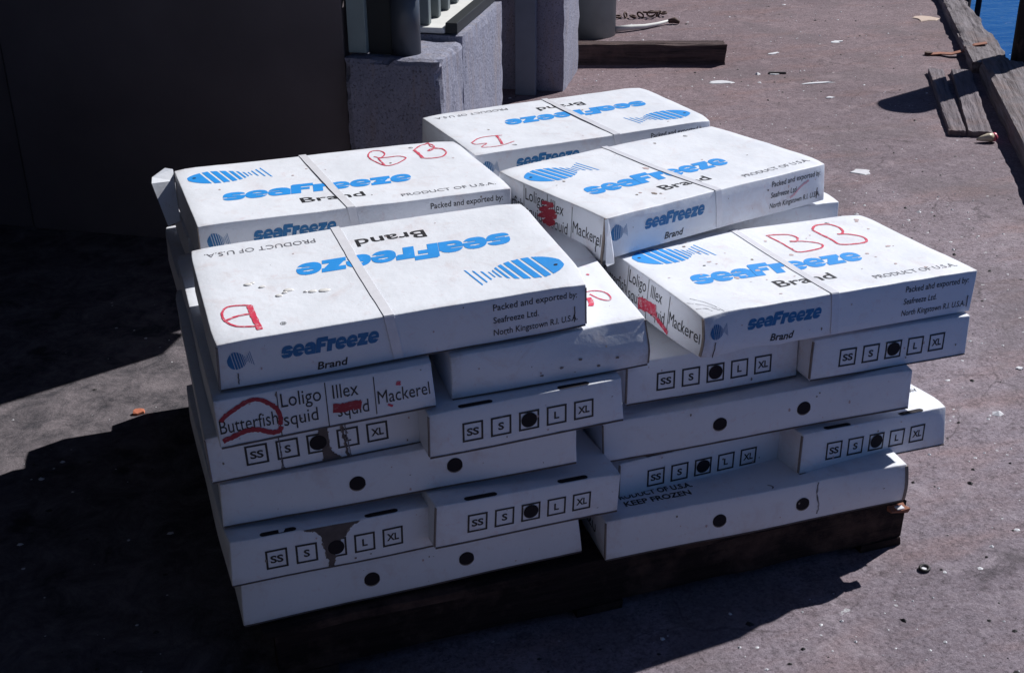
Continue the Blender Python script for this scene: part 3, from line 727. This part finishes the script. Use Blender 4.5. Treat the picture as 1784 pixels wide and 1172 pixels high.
tear(c, [(.1165, .084), (.1195, .084), (.1195, .045), (.1205, .006), (.1235, .002), (.1145, .002), (.117, .008), (.1175, .045)], 'grey_ink')
tear(c, [(.186, .086), (.200, .086), (.199, .06), (.200, .03), (.206, .012), (.218, .004), (.218, .001), (.186, .001), (.189, .03), (.184, .06)])
tear(c, [(.222, .084), (.225, .084), (.227, .045), (.2315, .001), (.229, .001), (.2235, .045)], 'torn'); tear(c, [(.229, .07), (.2312, .07), (.2312, .05), (.236, .001), (.234, .001), (.229, .05)], 'grey_ink')
c = K['L5a'] = Carton('y', P['L5a'], 13, 'carton end printed with four catches, Butterfish ringed in dark red marker')
c.print_species('front'); scrawl(c, 'L5a'); smudge(c, 'front', .300, .060, .005, 'red', seed=4, lift=1.2, squash=.8)
def b5(p):
    k = sm((p.x-.10)/.2); z = p.z/CH
    return Vector((0, .020*k*sm((z-.30)/.7)*(1 if p.y < .1 else 0)*max(0, 1-p.y/.1) - .004*math.sin(math.pi*min(max(z, 0), 1))*max(0, 1-p.y/.1), 0))
c = K['L5b'] = Carton('y', P['L5b'], 14, 'blank white carton end, partly sunlit, wedged below the upside-down branded carton', bulge=b5)
scrawl(c, 'L5b'); c.edge('r')
for i in range(5): smudge(c, 'front', .16+.035*i, .02+.01*(i % 3), .004, 'kraft', seed=i, squash=.5)
# branded cartons on top
def t1b(p):
    k = math.exp(-((p.x-CL)**2+p.y**2)/.0018); return Vector((-.004*k, .003*k, -.006*k if p.z > .05 else 0))
c = K['T1'] = Carton('x', P['T1'], 15, 'front left top carton, blue fish upside down, single red letter at its corner', bulge=t1b)
c.print_top(True); c.print_front(); scrawl(c, 'T1'); c.strap(.268, .283); c.edge('l', .0, .082, .003); c.staple('front', .0315, .008, .028); c.staple('front', .612, .012, .042)
c.edge('r', .003, .08, .0015)
for i, (a, b, r) in enumerate(((.081, .187, .006), (.089, .19, .004), (.103, .171, .005), (.144, .146, .007), (.136, .138, .004), (.125, .13, .005), (.182, .128, .006), (.202, .125, .008), (.17, .13, .003))):
    v, f = [], []
    for j in range(5):
        for k in range(12):
            t = 2*math.pi*k/12; rr = r*math.cos(j/4*math.pi/2)*(1+.35*noise.noise(Vector((math.cos(t), math.sin(t), i*2)))); v.append(c.D((a+rr*math.cos(t)*1.3, b+rr*math.sin(t)*.8, CH))+Vector((0, 0, .0004+.0022*math.sin(j/4*math.pi/2))))
    for j in range(4):
        for k in range(12): f.append((j*12+k, j*12+(k+1) % 12, (j+1)*12+(k+1) % 12, (j+1)*12+k))
    obj('glue_drip', mesh('glue_drip', v, f, True), c.e, M['ice'])
c = K['T2'] = Carton('x', P['T2'], 16, 'back left top carton with a torn flap and two red letters B')
c.print_top(); c.print_front(); scrawl(c, 'T2'); c.strap(.279, .297, loose=.001); c.edge('l', 0, .084, .002)
v = [(-.001, .361, .088), (-.046, .345, .080), (-.050, .322, .074), (-.030, .29, -.012), (-.004, .295, -.006), (-.003, .33, .072), (-.016, .362, .092)]
v = [Vector(p) for p in v]+[Vector(p)+Vector((.0012, .0012, -.001)) for p in v]
fl = obj('torn_flap', mesh('torn_flap', v, [(0, 6, 1, 5), (5, 1, 2), (5, 2, 3, 4), (7, 12, 8, 13), (12, 9, 8), (12, 11, 10, 9), (0, 1, 8, 7), (1, 2, 9, 8), (2, 3, 10, 9), (3, 4, 11, 10)]), c.e, M['board'])
fl['label'] = 'torn white side flap'
c = K['T5'] = Carton('x', P['T5'], 17, 'farthest top carton, blue print upside down, thin red scrawl near its left end')
c.print_top(True); c.print_front(); scrawl(c, 'T5'); c.strap(.345, .365, loose=.0015)
def t3b(p):
    k = max(0, 1-p.x/.07)*max(0, 1-p.y/.05); return Vector((-.010*k*(1-p.z/CH), -.006*k*(1-p.z/CH), 0))
c = K['T3'] = Carton('x', P['T3'], 18, 'tilted middle right carton resting askew, dark red scribble on its Mackerel end', bulge=t3b)
c.print_top(); c.print_front()
K['T3'].print_species('left', CW); scrawl(c, 'T3'); c.strap(.300, .300, loose=.0005); c.edge('l', -.004, .086, .003); c.staple('front', .606, .01, .035); c.staple('left', .022, .012, .034)
c.put('marker_scrawl', 'front', stroke([(.520, .028), (.535, .036), (.555, .050), (.575, .058)], .005, .5, 8), 'faintred', 1.6)
for i, (a, b, r) in enumerate(((.18, .06, .010), (.19, .052, .005), (.28, .20, .012), (.16, .08, .006), (.30, .21, .005))): smudge(c, 'top', a, b, r*.55, 'kraft' if i in (0, 1) else 'smear', seed=i+3)
smudge(c, 'top', .42, .325, .0035, 'kraft', seed=2)
# loose corner flap hanging off the near left bottom corner
v = [(-.003, -.002, .085), (-.006, -.014, .0), (-.004, -.016, -.006), (.018, -.012, -.006), (.022, -.0022, .020), (.006, -.0022, .085)]
v = [Vector(p) for p in v]+[Vector(p)+Vector((.001, .0012, 0)) for p in v]
obj('loose_corner_flap', mesh('loose_corner_flap', v, [(0, 1, 2, 3, 4, 5), (6, 11, 10, 9, 8, 7), (0, 1, 7, 6), (1, 2, 8, 7), (2, 3, 9, 8), (3, 4, 10, 9)]), c.e, M['board'])
def t4b(p):
    k = max(0, 1-p.x/.16)*max(0, 1-p.y/.04); q = math.exp(-(p.x**2+p.y**2)/.0015)
    return Vector((.005*q, -.010*k*math.sin(math.pi*min(max((1-p.z/CH), 0), 1)*.9), -.004*q*(1 if p.z > .05 else 0) - .003*math.sin(p.x*40)*max(0, 1-p.z/.03)*max(0, 1-p.y/.02)*(p.x < .2)))
c = K['T4'] = Carton('x', P['T4'], 19, 'front right carton with two big red letters B on its dirty white top', bulge=t4b)
c.print_top(); c.print_front(); c.print_species('left', CW); scrawl(c, 'T4'); c.strap(.303, .290); c.edge('l', .004, .084, .0022)
c.staple('front', .030, .0, .030); c.staple('front', .622, .012, .036)
for k_, (a, b) in enumerate((((.006, .030), (.03, .012)), ((.004, .055), (.045, .008)), ((.02, .07), (.05, .002)))):
    c.put('crease', 'top', stroke([a, ((a[0]+b[0])/2+.006, (a[1]+b[1])/2+.004), b], .0011, .6, k_), 'grey_ink')
random.seed(11)
for i in range(26):
    smudge(c, 'top', random.uniform(.12, .6), random.uniform(.03, .33), random.uniform(.0015, .006), 'smear', n=10, seed=i, squash=random.uniform(.4, 1.2))
for key in ('T1', 'T2', 'T3', 'T5', 'T4'):
    for i in range(10):
        smudge(K[key], 'top', random.uniform(.03, .6), random.uniform(.02, .34), random.uniform(.0008, .0035), 'smear' if i % 3 else 'kraft', n=9, seed=i+20, squash=random.uniform(.3, 1.1))
smudge(K['T4'], 'top', .135, .205, .004, 'black', n=5, seed=2, squash=.6, name='nick')
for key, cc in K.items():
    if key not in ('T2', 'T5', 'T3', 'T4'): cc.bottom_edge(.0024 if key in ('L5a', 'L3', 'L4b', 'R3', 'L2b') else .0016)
    for i in range(6):
        smudge(cc, 'front', random.uniform(.02, cc.dx-.02), random.uniform(.008, .08), random.uniform(.0007, .0022), 'smear' if i % 2 else 'kraft', n=8, seed=i+60+cc.seed, squash=random.uniform(.4, 2.0))
# cartons behind, carrying the back rows: only their dark ends and edges peep out
def back(orient, pose, seed, label, group=None):
    return Carton(orient, pose, seed, label, group)
GB = 'cartons of the back rows'
for i, (o_, pose, lab) in enumerate((
  ('x', (-.010, .385, .000, .01, 0, 0), 'shaded white carton at ground level in the middle row, left side'),
  ('x', (-.015, .765, .000, -.01, 0, 0), 'shaded white carton at ground level in the rear row, left side'),
  ('x', (-.025, .685, .092, .01, 0, 0), 'shaded white carton of the second layer at the rear left'),
  ('x', (-.030, .400, .185, .0, 0, 0), 'shaded white carton of the third layer in the middle row, left side'),
  ('x', (-.020, .775, .185, .0, 0, 0), 'shaded white carton of the third layer at the rear left'),
  ('x', (-.035, .700, .277, .015, 0, 0), 'shaded white carton of the fourth layer at the rear left'),
  ('x', (-.010, .690, .385, .02, 0, 0), 'shaded white carton just under the back left branded carton'),
  ('x', (.690, .385, .000, 0, 0, 0), 'white carton at ground level in the middle row, right side'),
  ('x', (.685, .765, .000, 0, 0, 0), 'white carton at ground level in the rear row, right side'),
  ('x', (.700, .700, .092, 0, 0, 0), 'white carton of the second layer at the rear right'),
  ('x', (.690, .405, .186, 0, 0, 0), 'white carton of the third layer in the middle row, right side'),
  ('x', (.690, .785, .186, 0, 0, 0), 'white carton of the third layer at the rear right'),
  ('x', (.680, .730, .270, .03, 0, 0), 'white carton of the fourth layer at the rear right'),
  ('x', (.680, .815, .352, .05, 0, 0), 'white carton just under the farthest branded carton'),
  ('x', (.800, .430, .368, .055, 0, 0), 'white carton whose right corner peeps out under the tilted carton'),
)):
    back(o_, (pose[0]+(.035 if pose[0] < .2 else 0),)+pose[1:], 30+i, lab, GB)
# torn brown scrap at the bottom right carton corner
sp = empty('cardboard_scrap', (1.298, -.062, -.004)); tag(sp, 'small torn rust brown cardboard scrap at the bottom right carton corner', 'scrap')
bm = bmesh.new(); lbox(bm, (-.022, -.006, -.006), (.016, .012, .004)); bmesh.ops.subdivide_edges(bm, edges=bm.edges[:], cuts=2)
for q_ in bm.verts: q_.co += noise.noise_vector(q_.co*80)*.007
obj('fibre', fin(bm, 'fibre'), sp, M['rustwood'])
bm = bmesh.new(); lbox(bm, (-.012, -.008, .0045), (.004, .004, .007)); obj('paper_shred', fin(bm, 'paper_shred'), sp, M['board'])

# ------------------------------------------------------------------ pallet
pal = empty('wooden_pallet', (.0, -.02, GZ)); tag(pal, 'dark wet wooden pallet carrying the whole stack of cartons', 'pallet')
def pboard(name, a, b, seed, amp=.003):
    bm = bmesh.new(); lbox(bm, a, b)
    bmesh.ops.subdivide_edges(bm, edges=[e for e in bm.edges if abs((e.verts[0].co-e.verts[1].co).x) > .3 or abs((e.verts[0].co-e.verts[1].co).y) > .3], cuts=14)
    for q_ in bm.verts:
        q_.co += noise.noise_vector(q_.co*9+Vector((seed, 0, 0)))*amp
        if q_.co.x > b[0]-.01: q_.co.x += .012*noise.noise(Vector((q_.co.y*60, q_.co.z*70, seed)))
    obj(name, fin(bm, name), pal, M['pallet'])
for i in range(9): pboard('deck_board', (.03, .0+i*.128, .108), (1.345+random.uniform(-.012, .012), .0+i*.128+.095, .125), i)
for i, y in enumerate((.0, .54, 1.07)): pboard('stringer', (.05, y+.004, .020), (1.35, y+.044, .1065), 20+i, .004)
for i, x in enumerate((.06, .62, 1.25)): pboard('bottom_board', (x, .0, .001), (x+.095, 1.12, .0185), 40+i, .0005)
# ------------------------------------------------------------------ quay edge
def along(o, u, n, z, ang=0.0):
    """put a thing whose +x runs along the quay"""
    o.location = W(u, n, z); o.rotation_euler = (0, 0, math.atan2(U.y, U.x)+ang)
o = obj('quay_timber', rough_beam('quay_timber', 7.0, .20, .062, .016, 1, 170, taper=.040), mat=M['timber']); along(o, 2.80, 1.955, .0)
tag(o, 'long weathered split grey timber along the quay edge beyond the post shadow', 'timber')
o = obj('quay_timber', rough_beam('quay_timber', 2.4, .20, .085, .012, 2, 110), mat=M['timber']); along(o, .40, 1.985, .0)
tag(o, 'short grey timber at the right quay edge, nearest the camera', 'timber')
for i, (u, n, w_, L_, a, lab) in enumerate(((1.725, 1.690, .070, 1.05, .000, 'left narrow one of two weathered boards lying crossed by the post shadow'), (1.730, 1.778, .095, 1.06, -.030, 'right wider one of two weathered boards lying beside the quay timber'))):
    o = obj('loose_board', rough_beam('loose_board', L_, w_, .026, .007, 5+i, 70), mat=M['plank']); along(o, u, n, .001, a)
    tag(o, lab, 'board', 'loose boards by the quay edge')
# piles and poles rising from the water
def pile(u, n, r0, r1, z0, z1, label, lean=(0, 0), mat='pile'):
    P_ = [W(u+lean[0]*t, n+lean[1]*t, z0+(z1-z0)*t) for t in [i/12 for i in range(13)]]
    v, f = tube(P_, [r0+(r1-r0)*i/12 for i in range(13)], 28)
    v = [p+noise.noise_vector(Vector((p.x*9, p.y*9, p.z*2)))*r0*.06 for p in v]
    o = obj('mooring_pile', mesh('mooring_pile', v, f, False), mat=M[mat]); tag(o, label, 'pile'); return o
pile(3.00, 2.190, .134, .125, -1.9, 1.00, 'thick black mooring pile at the right edge, its shadow falling on the deck')
pile(8.0, 2.40, .12, .115, -1.9, .45, 'shorter black pile standing behind the far quay timber')
pile(11.4, 3.06, .034, .030, -2.2, 1.2, 'thin upright pole rising out of the blue water')
def ring_tube(name, parent, c, r, rad, tilt, mat, n=14, m=6, stretch=1.5):
    P_ = []
    for i in range(n+1):
        t = 2*math.pi*i/n; p = Vector((math.cos(t)*r*stretch, math.sin(t)*r, 0)); p.rotate(Matrix.Rotation(tilt[0], 3, 'X')); p.rotate(Matrix.Rotation(tilt[1], 3, 'Z')); P_.append(Vector(c)+p)
    v, f = tube(P_, rad, m, False); return obj(name, mesh(name, v, f, True), parent, M[mat])
# chain by the bollard
ch = empty('rusty_chain', W(3.72, .02, 0)); tag(ch, 'short heap of rusty chain links lying on the deck behind the bollard', 'chain')
k = 0
for (du, dn, z) in ((0, 0, .012), (.03, .045, .014), (.02, .09, .013), (.05, .13, .016), (.06, .17, .03), (.08, .19, .02), (.05, .21, .035), (.10, .23, .018), (.11, .26, .02)):
    p = U*du+NN*dn+Vector((0, 0, z)); ring_tube('chain_link', ch, p, .017, .0055, (1.2 if k % 2 else .15, .4+k*.5), 'rust'); k += 1
# white rope end
rp = empty('rope_end', W(3.38, .08, 0)); tag(rp, 'white flattened rope with a frayed brown knot leading from the bollard', 'rope')
v, f = tube([U*a+NN*b+Vector((0, 0, c_)) for a, b, c_ in ((-.03, -.02, .02), (.02, .05, .022), (.09, .13, .016), (.17, .19, .014), (.25, .25, .02))], [.016, .015, .013, .011, .006], 10)
obj('rope', mesh('rope', v, f, True), rp, M['sill'])
v, f = tube([U*a+NN*b+Vector((0, 0, c_)) for a, b, c_ in ((.245, .25, .018), (.26, .28, .022), (.25, .31, .012))], [.012, .018, .010], 8)
obj('knot', mesh('knot', v, f, True), rp, M['rust'])
# timber lying beyond the jamb
o = obj('timber_beam', rough_beam('timber_beam', 1.02, .10, .105, .009, 9, 60), mat=M['oldtimber'])
d = (W(2.74, .695, 0)-W(2.60, -.02, 0)); o.location = W(2.60, -.02, 0)+d.normalized()*-.28+Vector((-d.y, d.x, 0)).normalized()*.05
o.rotation_euler = (0, 0, math.atan2(d.y, d.x)); tag(o, 'dark tarred square timber lying across the deck beyond the concrete jamb', 'timber')
# scraps on the deck
def flat_piece(name, u, n, pts, h, mat, label, cat, group=None, z=.0008):
    c0 = W(u, n, z); v = []
    for zz in (0, h):
        for i, (a, b) in enumerate(pts): v.append(Vector((a*(1-.1*(zz > 0)), b*(1-.1*(zz > 0)), zz*(.6+.5*noise.noise(Vector((i*1.7, u*9, n*7)))) if zz else 0)))
    k = len(pts); f = [tuple(range(k, 2*k)), tuple(range(k-1, -1, -1))]+[(i, (i+1) % k, k+(i+1) % k, k+i) for i in range(k)]
    o = obj(name, mesh(name, v, f), mat=M[mat]); o.location = c0; tag(o, label, cat, group); return o
def blob(r, n, seed, sx=1.0, sy=1.0, rot=0.0):
    out = []
    for i in range(n):
        t = 2*math.pi*i/n; q_ = r*(1+.75*noise.noise(Vector((math.cos(t)*1.7, math.sin(t)*1.7, seed*2.9))))
        x, y = q_*math.cos(t)*sx, q_*math.sin(t)*sy; out.append((x*math.cos(rot)-y*math.sin(rot), x*math.sin(rot)+y*math.cos(rot)))
    return out
rp_ = -0.32      # long axis of the scraps as seen lying across the view
flat_piece('paper_scrap', 4.03, 1.735, blob(.065, 9, 3, 1.0, 1.1, rp_), .006, 'beige', 'beige crumpled paper scrap near the far quay timber', 'scrap')
for i, (u, n, r, sx, sy, lab) in enumerate((
   (1.182, 1.293, .026, 1.3, 1.0, 'ragged white scrap on bare deck to the right of the tilted carton'),
   (2.40, .70, .035, 1.6, .8, 'long white smear of scrap in front of the timber beam tip'),
   (2.47, 1.14, .040, 2.2, .35, 'thin long white streak on the deck left of the post shadow'),
   (3.35, 1.24, .028, 1.5, .7, 'white flake on the deck far right, midway to the timber'),
   (2.60, .94, .018, 1.4, .8, 'small white flake close to the dark stick'),
   (2.22, 1.19, .015, 1.2, 1.0, 'small white flake left of the tip of the post shadow'),
   (3.02, .92, .022, 1.6, .6, 'narrow white flake beyond the timber beam'),
   (-.37, 1.640, .007, 1.2, 1.0, 'tiny white chip at the right edge of the deck'))):
    flat_piece('white_scrap', u, n, blob(r, 13, i+5, sx, sy, rp_+.1*i), .004, 'white', lab, 'scrap', 'white scraps on the deck')
flat_piece('brick_fragment', -1.05, -.507, blob(.013, 7, 4, 1.2, .7, .2), .013, 'brick', 'orange brick fragment on the sunlit patch left of the stack', 'brick fragment')
bc = empty('bottle_cap', W(-1.312, 1.33, 0)); tag(bc, 'crushed dark bottle cap with a pale centre on the deck at lower right', 'bottle cap')
ring_tube('rim', bc, (0, 0, .004), .0085, .0032, (.1, .3), 'darkchip', 14, 6, 1.2)
flat_ = flat_piece('liner', 0, 0, blob(.007, 9, 2, 1.2, .9), .004, 'white', 'x', 'x'); flat_.parent = bc; flat_.location = (0, 0, 0.001)
for k_ in ('label', 'category'): del flat_[k_]
st_ = flat_piece('stick', 2.61, .95, [(-.045, .012), (.04, -.018), (.044, -.008), (-.04, .022)], .014, 'darkchip', 'short dark stick lying on the deck beyond the stack', 'stick')
# fish head scrap at the end of the boards
fh = empty('fish_scrap', W(1.66, 1.80, 0)); tag(fh, 'small pink and cream fish head lying at the end of the loose boards', 'fish scrap')
v, f = tube([(-.045, .012, .012), (-.025, .008, .016), (.0, .0, .021), (.018, -.004, .020)], [.004, .011, .017, .018], 12); obj('snout', mesh('snout', v, f, True), fh, M['cream'])
v, f = tube([(.017, -.004, .020), (.028, -.006, .021), (.040, -.008, .018)], [.0175, .019, .006], 12); obj('cut_end', mesh('cut_end', v, f, True), fh, M['pink'])
# rusty bracket strip near the timber
rb = empty('rusty_strap', W(3.14, 1.70, 0)); tag(rb, 'bent rusty iron strap reaching from the deck onto the quay timber', 'iron strap')
v, f = [], []
pp = [(0, 0, .006), (.01, .05, .010), (-.02, .10, .016), (0, .16, .03), (.01, .21, .060), (.02, .27, .070)]
for i, (a, b, c_) in enumerate(pp):
    for s_, h_ in ((-.022, 0), (.022, 0), (.022, .005), (-.022, .005)): v.append(U*(a+s_)+NN*b+Vector((0, 0, c_+h_-.003)))
for i in range(len(pp)-1):
    for k in range(4): f.append((4*i+k, 4*i+(k+1) % 4, 4*i+4+(k+1) % 4, 4*i+4+k))
f += [(0, 1, 2, 3), (20, 21, 22, 23)]; obj('strip', mesh('strip', v, f), rb, M['rustwood'])
v, f = tube([U*.0+NN*-.01+Vector((0, 0, .001)), U*.0+NN*-.01+Vector((0, 0, .016))], .02, 12); obj('bolt_head', mesh('bolt_head', v, f), rb, M['rust'])
# fine grit: pale and dark grains nobody could count
def grit(name, mat, count, seed, label, rmin, rmax):
    rnd = random.Random(seed); V, Fc = [], []
    for i in range(count):
        u = rnd.uniform(-2.2, 5.5); n = rnd.uniform(-.9, 1.8)
        if rnd.random() < .3: u, n = rnd.uniform(-2.2, 1.0), rnd.uniform(.6, 1.8)
        c0 = W(u, n, .0005)
        if -.08 < c0.x < 1.45 and -.1 < c0.y < 1.2: continue
        r = rnd.uniform(rmin, rmax)*(rnd.random()**2*1.4+.5); k = len(V); a0 = rnd.uniform(0, 6)
        for j in range(5):
            t = a0+2*math.pi*j/5; V.append(c0+Vector((r*math.cos(t)*rnd.uniform(.7, 1.4), r*math.sin(t)*rnd.uniform(.6, 1.2), 0)))
        V.append(c0+Vector((0, 0, r*rnd.uniform(.3, .8))))
        for j in range(5): Fc.append((k+j, k+(j+1) % 5, k+5))
    o = obj(name, mesh(name, V, Fc), mat=M[mat]); tag(o, label, 'grit', kind='stuff'); return o
grit('pale_grit', 'white', 2000, 3, 'pale shell grit scattered over the wharf deck', .0015, .0045)
grit('dark_grit', 'darkchip', 1100, 5, 'dark grit scattered over the wharf deck', .0015, .005)
grit('pale_flakes', 'white', 45, 8, 'pale dried flakes scattered over the wharf deck', .005, .010)
